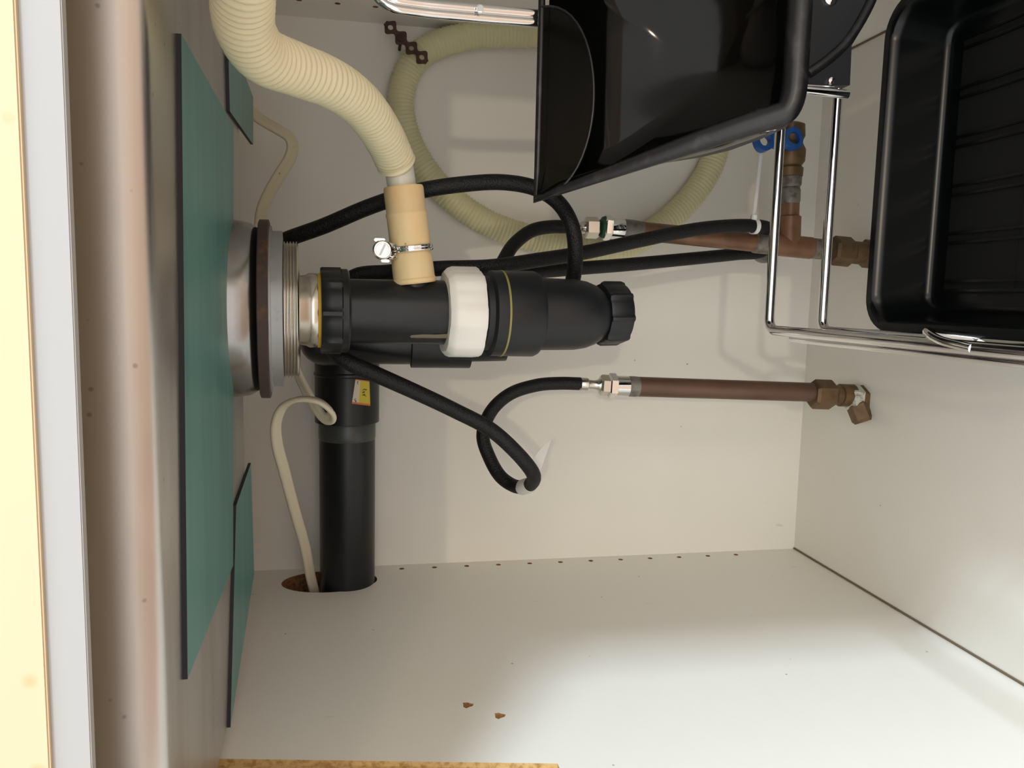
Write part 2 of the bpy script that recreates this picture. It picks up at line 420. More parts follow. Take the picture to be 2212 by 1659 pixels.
# outlet rising behind the inlet tube and turning to the waste pipe
XS = U(750, 1000, -45)
ox, oy = U(900, 731, -180).x, -182
zz = lambda px: zpx_at(px)
def zpx_at(px): return on_line(Vector((ox, oy, 400)), Vector((0, 0, -1)), px).z
out = [Vector((ox + 3, oy, zz(1090))), Vector((ox + 2, oy, zz(1000))), Vector((ox, oy, zz(880))), Vector((ox, oy, zz(800))), Vector((ox - 2, oy + 10, XS.z + 12)), Vector((ox - 4, oy + 40, XS.z + 1)), Vector((ox - 4, -110, XS.z)), Vector((ox - 8, -70, XS.z)), Vector((ox - 32, -46, XS.z)), Vector((ox - 60, -45, XS.z))]
build('outlet_tube', MB().tube(spline(out, 4), 19, 28), BLK, trap)
build('outlet_collar', MB().lathe([(18, 0), (21.5, 1), (21.5, 44), (18, 45)], (ox, oy, zz(885)), (0, 0, -1), 40), BLKD, trap)
# ------------------------------------------------------------------ waste pipe to the wall
wp = thing('waste_pipe', (0, -45, XS.z - 26), 'thick black waste pipe running from the trap into the side wall', 'pipe')
ra, rb = 25.0, 28.6
xa = U(745, 912, -45).x
build('pipe', MB().lathe([(ra, 0), (ra, xa + 36)], (-30, -40, XS.z), (1, 0, 0), 48), BLK, wp)
sk = build('socket', MB().lathe([(ra, 0), (rb, 0.5), (rb, 42), (rb + .8, 43), (rb + .8, 45), (rb, 46), (rb, 66), (rb - 3, 69), (10, 69.5)], (xa, -41, XS.z), (1, 0, 0), 48), BLK, wp)
GLUE = mat('smeared_solvent_glue', srgb(66, 70, 70), 0.3)
build('glue_smear', MB().lathe([(ra, -16), (ra + .5, -14), (ra + .5, -1), (ra, 0)], (xa, -40, XS.z), (1, 0, 0), 48, flute=lambda a, t: 1), GLUE, wp)
# price sticker wrapped on the socket
def sock_pt(px, py, lift=0.4):
    d = ray(px, py); o = CAM - Vector((0, -41, XS.z))
    oy_, oz_ = o.y, o.z; R_ = rb + lift
    A = d.y ** 2 + d.z ** 2; B_ = oy_ * d.y + oz_ * d.z; C_ = oy_ ** 2 + oz_ ** 2 - R_ ** 2
    disc = max(B_ * B_ - A * C_, 0); t = (-B_ - math.sqrt(disc)) / A
    return CAM + d * t
def sticker(quad, parent, nu=22, nv=26):
    a, b, c, d = quad; mb = MB(); vs_ = []; fs = []; ms = []
    for j in range(nv + 1):
        for i in range(nu + 1):
            u, v = i / nu, j / nv
            q0 = (a[0] + (b[0] - a[0]) * u, a[1] + (b[1] - a[1]) * u); q1 = (d[0] + (c[0] - d[0]) * u, d[1] + (c[1] - d[1]) * u)
            vs_.append(sock_pt(q0[0] + (q1[0] - q0[0]) * v, q0[1] + (q1[1] - q0[1]) * v))
    ink = {(3, 2), (3, 3), (4, 2), (4, 4), (3, 22), (4, 22), (4, 23), (3, 20), (2, 21),
           (13, 9), (14, 9), (15, 9), (16, 9), (17, 9), (12, 10), (14, 11), (12, 12), (13, 12), (14, 12), (12, 13), (14, 14), (12, 15), (13, 15), (14, 15), (15, 15), (16, 16)}
    for j in range(nv):
        for i in range(nu):
            k = j * (nu + 1) + i; fs.append([k, k + 1, k + nu + 2, k + nu + 1])
            if (i, j) in ink: ms.append(3)
            elif j < 1 or j > nv - 3: ms.append(2)
            elif i < nu * 0.36: ms.append(0)
            else: ms.append(1)
    mb.add(vs_, fs); mb.m = ms
    return build('price_sticker', mb, [STICKW, STICKY, STICKO, INK], parent)
sticker([(768, 819), (798, 823), (800, 877), (760, 872)], sk)['label'] = 'small white and yellow price sticker with orange ends'

# ------------------------------------------------------------------ dishwasher drain hose, connector, clamp
def corrugated(path, r, amp, pitch, step):
    n = len(path)
    return [r + amp * math.cos(2 * math.pi * (i * step) / pitch) for i in range(n)]
hp = pathU([(560, -150, -470), (528, -60, -450), (524, 0, -432), (530, 62, -412), (566, 118, -390), (640, 150, -365), (715, 180, -340), (775, 222, -310), (820, 280, -275), (846, 330, -246), (858, 358, -238)], 0.85)
dh = thing('drain_hose', U(858, 400, -236), 'cream corrugated drain hose curving down into the beige rubber sleeve', 'hose')
nh = len(hp)
build('corrugated_tube', MB().tube(hp, [11.7 + (.55 + .75 * (i / nh) ** 3) * math.cos(2 * math.pi * i * .85 / 4.4) for i in range(nh)], 26), CREAM, dh, 80)
c0, c1 = U(860, 352, -237), U(872, 425, -235)
build('smooth_cuff', MB().tube([c0, c0.lerp(c1, .2), c1], 9.4, 28), CLEAR, dh)
cn0, cn1 = U(871, 402, -235), U(896, 612, -233)
ax = (cn1 - cn0); LL = ax.length
rc = 13.0
build_sleeve = [(9.6, 0), (rc - .6, 0.2), (rc, 1.6), (rc, LL * .26), (rc + .4, LL * .27), (rc + .7, LL * .29), (rc + .2, LL * .32), (rc + .3, LL * .5), (rc + .5, LL * .6), (rc - .4, LL * .63), (rc - .4, LL * .69), (rc + .5, LL * .72), (rc + .8, LL * .94), (rc + 1.5, LL * .955), (rc + 1.5, LL * .985), (rc + .8, LL), (8, LL)]
sl = build('rubber_sleeve', MB().lathe(build_sleeve, cn0, ax, 44), BEIGE)
tag(sl, 'aged beige rubber sleeve joining the cream hose to the black trap', 'sleeve')
build('hose_inlet', MB().tube([cn0.lerp(cn1, .9), Vector((cn1.x - 3, cn1.y, cn1.z)), axp(890) + Vector((4, 0, 0))], 10.5, 28), BLK, trap)
cl = thing('hose_clamp', cn0.lerp(cn1, .64), 'thin wire hose clamp with a screw tightened around the beige sleeve', 'clamp')
axn = ax.normalized()
for f_ in (0.625, 0.655):
    cc = cn0 + ax * f_
    u_ = axn.cross(Vector((0, 1, 0))).normalized(); v_ = axn.cross(u_)
    ring = [cc + (u_ * math.cos(a) + v_ * math.sin(a)) * (rc + .9) for a in [2 * math.pi * k / 48 for k in range(48)]]
    build('wire_ring', MB().tube(ring, 1.15, 10, closed=True), CHROME, cl)
sp = U(826, 540, -246)
scw = Vector((0, -1, 0))
build('clamp_screw', MB().lathe([(5.2, -4), (6.2, -3.4), (6.2, 3.2), (5.2, 4), (4.4, 4), (4.2, 3), (0.4, 3)], sp, scw, 32), NICK, cl)
build('screw_slot', MB().box(sp + Vector((0, -3.4, 0)), (7.6, 1.2, 1.3), Euler((0, math.radians(25), 0)).to_matrix()), STEELD, cl)
build('clamp_lug', MB().tube([sp + Vector((-4.5, 0, -3.5)), U(848, 556, -244), U(856, 552, -246)], 1.5, 10), CHROME, cl)
build('clamp_lug', MB().tube([sp + Vector((5, 0, -1)), U(846, 530, -246), U(858, 531, -247)], 1.5, 10), CHROME, cl)
build('clamp_nut', MB().box(U(820, 519, -246), (2.2, 7, 7), bev=.5), NICK, cl)
build('screw_tip', MB().box(U(832, 564, -246), (2.0, 7, 5.5), bev=.5), NICK, cl)

# ------------------------------------------------------------------ coil of yellowed hose on the back wall
cp = pathU([(1500, 60, -15), (1330, 62, -15), (1160, 72, -15), (1010, 78, -15), (905, 120, -15), (866, 205, -15), (882, 300, -15), (945, 400, -15), (1050, 480, -16), (1180, 522, -18), (1310, 545, -22), (1400, 505, -18), (1480, 440, -15), (1535, 360, -14), (1552, 290, -14), (1545, 180, -14)], 0.9)
ch = build('coiled_hose', MB().tube(cp, corrugated(cp, 12.2, 0.6, 3.6, 0.9), 22), COIL, None, 80)
tag(ch, 'yellowed corrugated hose looped in a ring against the back wall', 'hose')

# ------------------------------------------------------------------ rusty strap
s0, s1 = U(832, 50, -33), U(922, 136, -31)
sd = (s1 - s0); sl_ = sd.length; sdn = sd.normalized(); sn = Vector((0, -1, 0)); sp_ = sdn.cross(sn).normalized()
mbs = MB(); NS = 176
import itertools
def strap_half(t): return 4.4 + 2.3 * math.cos(2 * math.pi * (t * 4 - 0.5))
holes = [0.125, 0.375, 0.625, 0.875]
# strap as a strip of rings around the holes
rows = []
for i in range(NS + 1):
    t = i / NS; h = strap_half(t); hr = 0
    for c in holes:
        q = 1 - ((t - c) * sl_ / 2.3) ** 2
        if q > 0: hr = 2.3 * math.sqrt(q)
    if c == 0.375 and False: hr = 0
    p = s0 + sdn * (t * sl_) + sn * (1.2 * math.sin(t * 9))
    rows.append((p, h, hr))
for sgn in (1, -1):
    rg = [[p + sp_ * (sgn * max(hr, 0.0)), p + sp_ * (sgn * h), p + sp_ * (sgn * h) + sn * 1.6, p + sp_ * (sgn * max(hr, 0.0)) + sn * 1.6] for p, h, hr in rows]
    mbs.rings(rg)
strap = thing('rusty_strap', s1, 'rusty perforated metal strap fixed above the yellowed hose ring', 'strap')
build('strap_band', mbs, RUST, strap, 30)
build('strap_screw', MB().lathe([(3.6, 0), (3.4, 1.5), (2, 2.4), (.3, 2.6)], s0 + sdn * (sl_ * .375) + sn * 1.4, sn, 20).lathe([(1.4, 0), (1.4, 34)], s0 + sdn * (sl_ * .375), -sn, 12), RUST, strap)

# ------------------------------------------------------------------ cables and supply hoses
def flat_cable(name, path, wdt, thk, m, label, up=None):
    P = path; N = len(P); rg = []
    u = up
    for i in range(N):
        T = (P[min(i + 1, N - 1)] - P[max(i - 1, 0)]).normalized()
        u = (u - T * u.dot(T)).normalized(); v = T.cross(u)
        ring = []
        for k in range(24):
            a = 2 * math.pi * k / 24
            x = math.cos(a); y = math.sin(a)
            hh = thk * (0.72 + 0.28 * abs(math.sin(2.0 * math.acos(max(-1, min(1, x))))))   # two-core outline with a waist
            ring.append(P[i] + u * (wdt * x) + v * (hh * (1 if y > 0 else -1) * abs(y) ** .7))
        rg.append(ring)
    o = build(name, MB().rings(rg), m, None, 50); tag(o, label, 'cable'); return o
cb = pathU([(530, 228, -95), (560, 256, -95), (604, 282, -96), (626, 298, -96), (632, 318, -96), (626, 342, -96), (604, 378, -96), (580, 420, -97), (566, 455, -98), (560, 500, -99)], 2)
flat_cable('power_cable', cb, 5.4, 2.4, CABLE, 'dirty off-white flat cable bent beside the drain hose on the back wall', Vector((0, -.5, .85)))
cb = pathU([(632, 780, -140), (652, 826, -142), (676, 870, -146), (700, 902, -152), (716, 902, -160), (716, 890, -165), (690, 868, -168), (650, 862, -165), (614, 876, -156), (597, 912, -146), (598, 955, -136), (612, 1010, -120), (636, 1100, -92), (660, 1185, -66), (671, 1245, -50), (682, 1290, -40)], 2)
flat_cable('power_cable', cb, 5.0, 2.4, CABLEC, 'clean off-white flat cable folded over and running into the wall hole', Vector((-.3, .6, .5)))

def hose(label, pts, r=5.7):
    o = thing('supply_hose', U(*pts[-1]), label, 'hose', 'black braided supply hoses')
    p = pathU(pts, 2.2)
    build('braided_tube', MB().tube(p, r, 18), BRAID, o)
    return o, p
def hexnut(mb, c, ax_, r, l, mi=0):
    ax_ = Vector(ax_).normalized()
    mb.lathe([(r * .86, 0), (r, l * .12), (r, l * .88), (r * .86, l)], Vector(c) - ax_ * (l / 2), ax_, 6, mi=mi); return mb
def frac(a, b, t): return a.lerp(b, t)

# left supply: hose with loop, fitting, copper riser
hA, pA = hose('black braided hose with a loop, joined to the copper pipe nearer the plain side wall', [(716, 752, -205), (745, 778, -211), (820, 812, -208), (905, 850, -200), (985, 888, -194), (1060, 928, -190), (1118, 980, -186), (1150, 1020, -178), (1152, 1038, -164), (1138, 1050, -148), (1112, 1050, -133), (1082, 1030, -122), (1058, 990, -112), (1043, 940, -106), (1060, 890, -102), (1100, 852, -100), (1160, 832, -100), (1210, 828, -100), (1254, 829, -100)])
a0, a1 = U(1250, 829, -100), U(1372, 836, -100); dA = a1 - a0
build('ferrule', MB().lathe([(5.4, 0), (5.6, .5), (5.6, 8), (4.2, 9), (3.9, 14), (4.6, 17), (5.6, 18.5), (5.6, 20)], a0, dA, 28), NICK, hA)
build('swivel_nut', hexnut(MB(), a0 + dA.normalized() * 25.5, dA, 9.4, 12.5), NICK, hA, 20)
tg = U(1137, 1050, -147)
tdir = (U(1148, 1044, -157) - U(1124, 1052, -139)).normalized()
build('paper_tag', MB().lathe([(6.3, -8), (6.4, -7.5), (6.4, 7.5), (6.3, 8)], tg, tdir, 24), TAG, hA)
tl = [U(1150, 1030, -150), U(1163, 995, -146), U(1180, 965, -140), U(1190, 950, -136)]
tlp = spline(tl, 3); mbt = MB(); n_ = len(tlp); rgs = []
for i, p in enumerate(tlp):
    h = 4.4 * (1 - (i / (n_ - 1)) ** 2.2) + .15
    rgs.append([p + Vector((h * .5, 0, h)), p - Vector((h * .5, 0, h)), p - Vector((h * .5, -.3, h)), p + Vector((h * .5, .3, h))])
build('tag_tail', mbt.rings(rgs), TAG, hA)

cpA = thing('copper_pipe', U(1860, 870, -100), 'straight copper pipe standing on the cabinet floor below the looped hose', 'pipe')
b0, b1 = U(1342, 834, -100), U(1775, 848, -100); dB = (b1 - b0).normalized(); LB = (b1 - b0).length
build('tube', MB().lathe([(8.6, 0), (8.9, 2), (8.9, LB)], b0, dB, 36), COP, cpA)
build('soldered_end', MB().lathe([(8, 0), (9.1, .4), (9.2, 12), (8.7, 18)], b0, dB, 36), SOLD, cpA)
build('adapter', MB().lathe([(8, 0), (9.4, .5), (9.4, 12), (9, 12.4)], b0 - dB * 6, dB, 36), CHROME, cpA)
build('adapter_hexagon', hexnut(MB(), b0 - dB * 8.5, dB, 11.2, 7.5), CHROME, cpA, 20)
build('thread', MB().lathe([(6, 0), (6.2, 4)], b0 - dB * 15.5, dB, 24), NICK, cpA)
n0 = U(1776, 852, -100)
build('compression_nut', hexnut(MB(), n0, dB, 14.0, 22), BRASS, cpA, 20)
v0 = U(1796, 853, -100)
build('union_body', MB().lathe([(9, 0), (9.2, 2), (9.2, 8), (10.6, 8.5), (10.6, 22), (9.5, 23)], v0, dB, 30), BRASS, cpA)
k0 = U(1850, 858, -100)
build('limescale_collar', hexnut(MB(), U(1843, 858, -100), dB, 12.6, 13), LIME, cpA, 20)
build('floor_elbow', hexnut(MB(), U(1862, 862, -100), dB, 13.2, 11).lathe([(9.5, 0), (10.5, 1), (10.5, 15), (8.5, 18)], U(1858, 872, -103) + Vector((0, 0, 3)), Vector((-.9, -.35, -0.25)), 6), BRASS, cpA, 20)

# right supply: hose, copper riser with tee and blue valve
hB, pB = hose('black braided hose arching to the chrome fitting of the copper pipe with the tee', [(760, 640, -150), (900, 650, -150), (1000, 645, -140), (1060, 612, -128), (1085, 568, -118), (1110, 528, -110), (1150, 498, -103), (1190, 490, -100), (1222, 490, -100)])
c0, c1 = U(1219, 490, -100), U(1345, 494, -100); dC = (c1 - c0).normalized()
build('ferrule', MB().lathe([(5.4, 0), (5.6, .5), (5.6, 8), (4.2, 9), (3.9, 14), (5.2, 16), (5.6, 20)], c0, dC, 28), NICK, hB)
build('swivel_nut', hexnut(MB(), U(1278, 492, -100), dC, 9.2, 12.5), NICK, hB, 20)
cpB = thing('copper_pipe', U(1870, 550, -100), 'copper pipe with soldered tee and blue valve behind the chrome rods', 'pipe')
t0, t1 = U(1340, 495, -100), U(1770, 538, -98); dT = (t1 - t0).normalized(); LT = (t1 - t0).length
build('tube', MB().lathe([(8.0, 0), (8.2, 2), (8.2, LT)], t0, dT, 36), COPB, cpB)
build('soldered_end', MB().lathe([(7.6, 0), (9.0, .4), (9.0, 11), (8.3, 20)], t0, dT, 36), SOLD, cpB)
build('adapter', MB().lathe([(8, 0), (9.2, .5), (9.2, 12), (9, 12.4)], t0 - dT * 10, dT, 36), CHROME, cpB)
build('adapter_hexagon', hexnut(MB(), t0 - dT * 12, dT, 11, 7), CHROME, cpB, 20)
build('thread_seal', MB().lathe([(6, 0), (8.6, 1), (9.4, 3), (8.8, 5), (6, 6)], t0 - dT * 18.5, dT, 18, flute=lambda a, t: 1 + .08 * math.sin(5 * a)), GREEN, cpB)
def onT(px): return on_line(t0, dT, px)
tee0, tee1 = onT(1668), onT(1752)
build('tee_run', MB().lathe([(8.3, 0), (9.9, .6), (9.9, (tee1 - tee0).length - .6), (8.3, (tee1 - tee0).length)], tee0, dT, 36), COPB, cpB)
for a_, b_ in ((1628, 1662), (1752, 1776)):
    q0, q1 = onT(a_), onT(b_)
    build('solder_collar', MB().lathe([(8.3, 0), (9.3, 1), (9.3, (q1 - q0).length - 1), (8.3, (q1 - q0).length)], q0, dT, 36), SOLD, cpB)
br0 = onT(1704); br1 = U(1712, 300, -96); dBr = (br1 - br0).normalized(); LBr = (br1 - br0).length
build('tee_branch', MB().lathe([(9.9, 0), (9.9, 26), (8.2, 27)], br0, dBr, 36), COPB, cpB)
build('branch_tube', MB().lathe([(8.0, 0), (8.0, LBr)], br0, dBr, 36), COPB, cpB)
q0 = U(1706, 440, -98); build('solder_collar', MB().lathe([(8, 0), (9, 2), (9, 12), (8, 14)], q0, dBr, 30), SOLD, cpB)
q0 = U(1707, 405, -98); build('solder_collar', MB().lathe([(8, 0), (9.6, 2), (9.9, 10), (8, 14)], q0, dBr, 30), SOLD, cpB)
q0 = U(1706, 384, -98)
vb = build('valve_body', MB().lathe([(8, 0), (11, 1), (11.5, 8), (9.5, 10), (12.5, 14), (13, 24), (11, 28), (9.6, 31), (12, 36), (11.5, 46), (7, 48)], q0, dBr, 32), BRASS, cpB)
# butterfly handle of the valve
hcen = U(1680, 302, -112)
hx = (U(1740, 300, -108) - U(1618, 306, -116)).normalized(); hn = Vector((0.15, -1, .1)); hn = (hn - hx * hn.dot(hx)).normalized(); hy = hn.cross(hx)
mbh = MB()
for sgn in (-1, 1):
    lobe = []; inn = []
    for k in range(28):
        a = 2 * math.pi * k / 28
        lobe.append(hcen + hx * (sgn * 13.5 + 10.5 * math.cos(a)) + hy * (9.6 * math.sin(a) * (1.0 - 0.28 * sgn * math.cos(a) * -1)))
        inn.append(hcen + hx * (sgn * 14.5 + 6.0 * math.cos(a)) + hy * (5.4 * math.sin(a) * (1.0 + 0.28 * sgn * math.cos(a))))
    rgl = [[o_ + hn * z for o_ in lobe] for z in (-3, 3)]; 
    n_ = 28; vs_ = [p + hn * -3.2 for p in lobe] + [p + hn * 3.2 for p in lobe] + [p + hn * -3.2 for p in inn] + [p + hn * 3.2 for p in inn]; fs = []
    for k in range(n_):
        k2 = (k + 1) % n_
        fs += [[k, k2, n_ + k2, n_ + k], [2 * n_ + k, 3 * n_ + k, 3 * n_ + k2, 2 * n_ + k2], [k, 2 * n_ + k, 2 * n_ + k2, k2], [n_ + k, n_ + k2, 3 * n_ + k2, 3 * n_ + k]]
    mbh.add(vs_, fs)
mbh.lathe([(7.5, -4), (8, -3), (8, 4), (6.5, 5), (1, 5)], hcen, hn, 26)
build('handle', mbh, BLUE, cpB, 40)['label'] = 'blue plastic butterfly valve handle'
nb = onT(1818); build('compression_nut', hexnut(MB(), nb, dT, 13.6, 21), BRASS, cpB, 20)
nb = onT(1838); build('union_body', MB().lathe([(9, 0), (10.4, .6), (10.4, 13), (9, 14)], nb, dT, 30), BRASS, cpB)
nb = onT(1872); build('floor_union', hexnut(MB(), nb + dT * 2, dT, 13.0, 14).lathe([(9, 0), (9, 30)], nb, dT, 24), BRASS, cpB, 20)
# grey disc behind the tee
gp = U(1648, 540, -62); gd = thing('pipe_rosette', gp + Vector((0, 0, -13)), 'round dark grey pipe clip on the back wall behind the tee', 'pipe clip')
build('disc', MB().lathe([(12.6, 0), (13.6, 1), (13.6, 8), (12, 10), (1, 10.5)], U(1648, 538, -50), (0, -1, 0), 40), GREYP, gd)
build('stem', MB().lathe([(5, 0), (5, 51)], U(1648, 538, -50) + Vector((0, 50, 0)), (0, -1, 0), 20), GREYP, gd)

# long hoses
hC, pC = hose('black braided hose rising from the drain in a wide arc behind the bin', [(560, 545, -150), (612, 520, -158), (700, 488, -170), (800, 446, -182), (900, 414, -188), (1000, 398, -190), (1090, 394, -190), (1160, 408, -192), (1208, 440, -196), (1236, 490, -200), (1243, 550, -196), (1236, 610, -186), (1215, 660, -176)])
hD, pD = hose('black braided hose doubled back behind the trap and tied beside the tee', [(730, 640, -160), (765, 598, -166), (840, 588, -170), (950, 580, -172), (1060, 576, -168), (1160, 562, -160), (1260, 546, -150), (1380, 520, -140), (1500, 496, -130), (1580, 488, -124), (1636, 488, -118), (1658, 493, -104), (1668, 503, -88), (1667, 522, -76), (1648, 542, -72), (1590, 549, -76), (1480, 560, -92), (1350, 572, -110), (1220, 582, -124), (1110, 592, -134), (1020, 605, -140), (960, 625, -145)])
zt = thing('cable_tie', U(1630, 490, -120), 'white nylon cable tie around the doubled hose, loose tail upright', 'cable tie')
zc = U(1629, 489, -119.5); zd_ = (U(1640, 489, -118) - U(1615, 488, -121)).normalized()
build('loop', MB().lathe([(5.9, -2), (6.7, -2), (6.7, 2), (5.9, 2)], zc, zd_, 24, caps=False), WHT, zt)
build('head', MB().box(U(1628, 470, -122), (5, 4, 4.5), bev=.6), WHT, zt)
build('tail', MB().tube(spline([U(1628, 468, -122), U(1634, 425, -116), U(1640, 370, -108), U(1646, 318, -104)], 4), 1.6, 8, flat=.4), WHT, zt)

# ------------------------------------------------------------------ pull-out wire basket with black tray
YB = -225
ru, rl = U(1660, 716, YB), U(1775, 711, YB)
XL = (ru.x + rl.x) / 2; ZU, ZL = ru.z, rl.z
XR = 486.0
bk = thing('wire_basket', (366, -370, ZL - 4), 'chrome wire pull-out basket frame with two stacked rails around the black tray', 'wire basket')
def rail(z, r, yf_=-620, rad=9):
    pts = [(XR, yf_, z), (XR, YB - 26, z)]
    for k in range(7):
        a = math.radians(90 * k / 6); pts.append((XR - rad + rad * math.cos(a), YB - rad + rad * math.sin(a), z))
    for k in range(7):
        a = math.radians(90 + 90 * k / 6); pts.append((XL + rad + rad * math.cos(a), YB - rad + rad * math.sin(a), z))
    pts += [(XL, YB - 26, z), (XL, yf_, z)]
    return MB().tube([Vector(p) for p in pts], r, 16)
build('upper_rail', rail(ZU, 3.6), CHROME, bk)
build('lower_rail', rail(ZL, 3.6), CHROME, bk)
# pressed side strip between the two rails and its bolt plate
for x_ in (XL - 4.6, XR + 4.6):
    build('side_rod', MB().tube([Vector((x_, -252, ZU - 4)), Vector((x_, -620, ZU - 4))], 3.0, 16), CHROME, bk)
build('weld_wire', MB().tube(spline([Vector((XL, -425, ZU + 2)), Vector((XL + 3, -404, ZU + 3.5)), Vector((XL + 6.5, -392, ZU + 1)), Vector((XL + 5.5, -384, ZU - 12)), Vector((XL + 3, -378, ZL - 2))], 3), 2.3, 12), CHROME, bk)
for yy in (-250, -330, -410, -490, -570):
    build('floor_wire', MB().tube([Vector((XL, yy, ZL)), Vector((XL - 2, yy, 60)), Vector((XL + 4, yy, 47)), Vector((XR - 4, yy, 47)), Vector((XR + 2, yy, 60)), Vector((XR, yy, ZL))], 2.0, 10), CHROME, bk)
bp = U(1935, 752, -300)
build('bolt_plate', MB().box((XL - 5, -300, U(1945, 752, -300).z), (3, 62, 10), bev=.8), STEELD, bk)
build('bolt', MB().lathe([(3.2, 0), (3.2, 1.5), (2, 3), (.3, 3.2)], (XL - 6, -306, U(1950, 758, -306).z), (-1, 0, 0), 20), NICK, bk)
for x_, sx_ in ((XL - 2.5, XL - 1.5), (XR + 8, XR + 1.5)):
    build('runner', MB().box((x_, -440, 24), (12, 330, 9), bev=1), STEELD, bk)
    build('runner_foot', MB().box((x_, -470, 10), (8, 30, 20)), STEELD, bk)
    build('runner_arm', MB().box((sx_, -470, 58), (2, 24, 74)), STEELD, bk)
ZR = 102.0
tx0, tx1, ty0, ty1 = XL + 1.0, XR - 9.0, -560, -240
tr = thing('plastic_tray', (366, -400, 48), 'black plastic tray with ribbed floor lying inside the chrome wire basket', 'tray')
def sec(i, z, r): return rrect(tx0 + i, tx1 - i, ty0 + i, ty1 - i, r, z, 8)
build('tray_shell', MB().rings([sec(9, 50, 14), sec(4, ZR - 10, 22), sec(1, ZR - 6, 24), sec(0, ZR - 2, 25), sec(1.2, ZR, 24), sec(6.5, ZR, 20), sec(8.2, ZR - 1.6, 19), sec(9.5, ZR - 8, 18), sec(14.5, ZR - 36, 15), sec(15.5, ZR - 39.5, 14), sec(17.5, ZR - 41.5, 13), sec(20, ZR - 42, 12)]), TRAYM, tr, 40)
zf = ZR - 42
build('floor_insert', MB().box(((tx0 + tx1) / 2, (ty0 + ty1) / 2, zf + .8), (tx1 - tx0 - 56, ty1 - ty0 - 58, 1.6), bev=.5), TRAYF, tr)
for k in range(6):
    p = tx0 + 30 + (tx1 - tx0 - 60) * (k + .1) / 5.2
    for dx in (-3.2, 3.2):
        build('floor_rib', MB().box((p + dx, (ty0 + ty1) / 2, zf + 2.4), (1.8, ty1 - ty0 - 52, 3.4), bev=.6), TRAYM, tr)
for y_ in (-330, -420, -510):
    build('cross_rib', MB().box(((tx0 + tx1) / 2, y_, zf + 1.6), (tx1 - tx0 - 58, 1.6, 1.4), bev=.4), TRAYF, tr)
gc = U(1938, 28, -235)
wc = build('wall_clip', MB().box((W - 7, gc.y + 4, gc.z + 2), (14, 34, 12), bev=2.5).box((W - 18, gc.y + 4, gc.z + 2), (10, 16, 8), bev=2), GREYP)
tag(wc, 'small grey plastic guide clip on the wall behind the tray corner', 'clip')

# ------------------------------------------------------------------ glossy black bin hanging above the basket
PT, PBm = U(1150, 440, -262), U(1740, 250, -352)       # mouth plane: the straight edge lies deeper than the rolled lip
ex = Vector((1, 0, 0)); ev = (PBm - PT); ev -= ex * ev.dot(ex); ev.normalize(); en = ex.cross(ev).normalized()
if en.y > 0: en = -en
def onm(px, py, off=0.0):
    d = ray(px, py); o = PT + en * off
    return CAM + d * ((o - CAM).dot(en) / d.dot(en))
def uv(p): q = p - PT; return q.dot(ex), q.dot(ev)
mouth = []
b_left0, b_left1 = uv(onm(1152, 438)), uv(onm(1700, 268))
b_cor = uv(onm(1741, 205)); b_top = uv(onm(1750, 0))
umax = 498 - PT.x
vmax = (b_cor[1] + b_top[1]) / 2 + 1
poly = [(b_left0[0], 0.0)]
for k in range(1, 9):
    t = k / 8; poly.append((b_left0[0] + (b_left1[0] - b_left0[0]) * t, b_left1[1] * t + 0 * t))
# rounded lower corner
c_a = Vector((b_left1[0], b_left1[1], 0)); c_m = Vector((b_left1[0] + 4, vmax, 0)); c_b = Vector((b_cor[0] + 8, vmax, 0))
for k in range(1, 9):
    t = k / 8; p = c_a * (1 - t) ** 2 + c_m * (2 * t * (1 - t)) + c_b * t * t; poly.append((p.x, p.y))
for k in range(1, 6):
    t = k / 5; poly.append((c_b.x + (umax - 22 - c_b.x) * t, vmax))
for k in range(1, 7):
    a = math.radians(90 * k / 6); poly.append((umax - 22 + 22 * math.sin(a), vmax - 22 + 22 * math.cos(a)))
for k in range(1, 6): poly.append((umax, (vmax - 22) * (1 - k / 5)))
for k in range(1, 8): poly.append((umax + (b_left0[0] - umax) * k / 8, 0.0))
NPY = len(poly)
cen = (sum(p[0] for p in poly) / NPY, sum(p[1] for p in poly) / NPY)
def shrink(i, h, pw=1.0):
    out_ = []
    n = NPY
    for k in range(n):
        a = Vector((*poly[k - 1], 0)); b = Vector((*poly[k], 0)); c = Vector((*poly[(k + 1) % n], 0))
        t = ((b - a).normalized() + (c - b).normalized())
        t = t.normalized() if t.length > 1e-6 else Vector((1, 0, 0))
        nn = Vector((t.y, -t.x, 0)) if False else Vector((-t.y, t.x, 0))
        if nn.dot(Vector((cen[0] - b.x, cen[1] - b.y, 0))) < 0: nn = -nn
        q = b + nn * i
        q = Vector((cen[0] + (q.x - cen[0]) * pw, cen[1] + (q.y - cen[1]) * pw, 0))
        out_.append(PT + ex * q.x + ev * q.y - en * h)
    if pw < 1:                                         # rounder towards the bottom of the bin
        R_ = min(umax - b_left0[0], vmax) * .5 * pw
        f_ = (1 - pw) ** .6
        for k in range(n):
            q = out_[k] - (PT + ex * cen[0] + ev * cen[1] - en * h)
            a_ = math.atan2(q.dot(ev), q.dot(ex))
            c_ = PT + ex * (cen[0] + R_ * math.cos(a_)) + ev * (cen[1] + R_ * math.sin(a_)) - en * h
            out_[k] = out_[k].lerp(c_, f_)
    return out_
bn = thing('waste_bin', PT + ex * 90 + ev * vmax - en * 60, 'glossy black plastic waste bin with rolled lip hanging over the tray', 'bin')
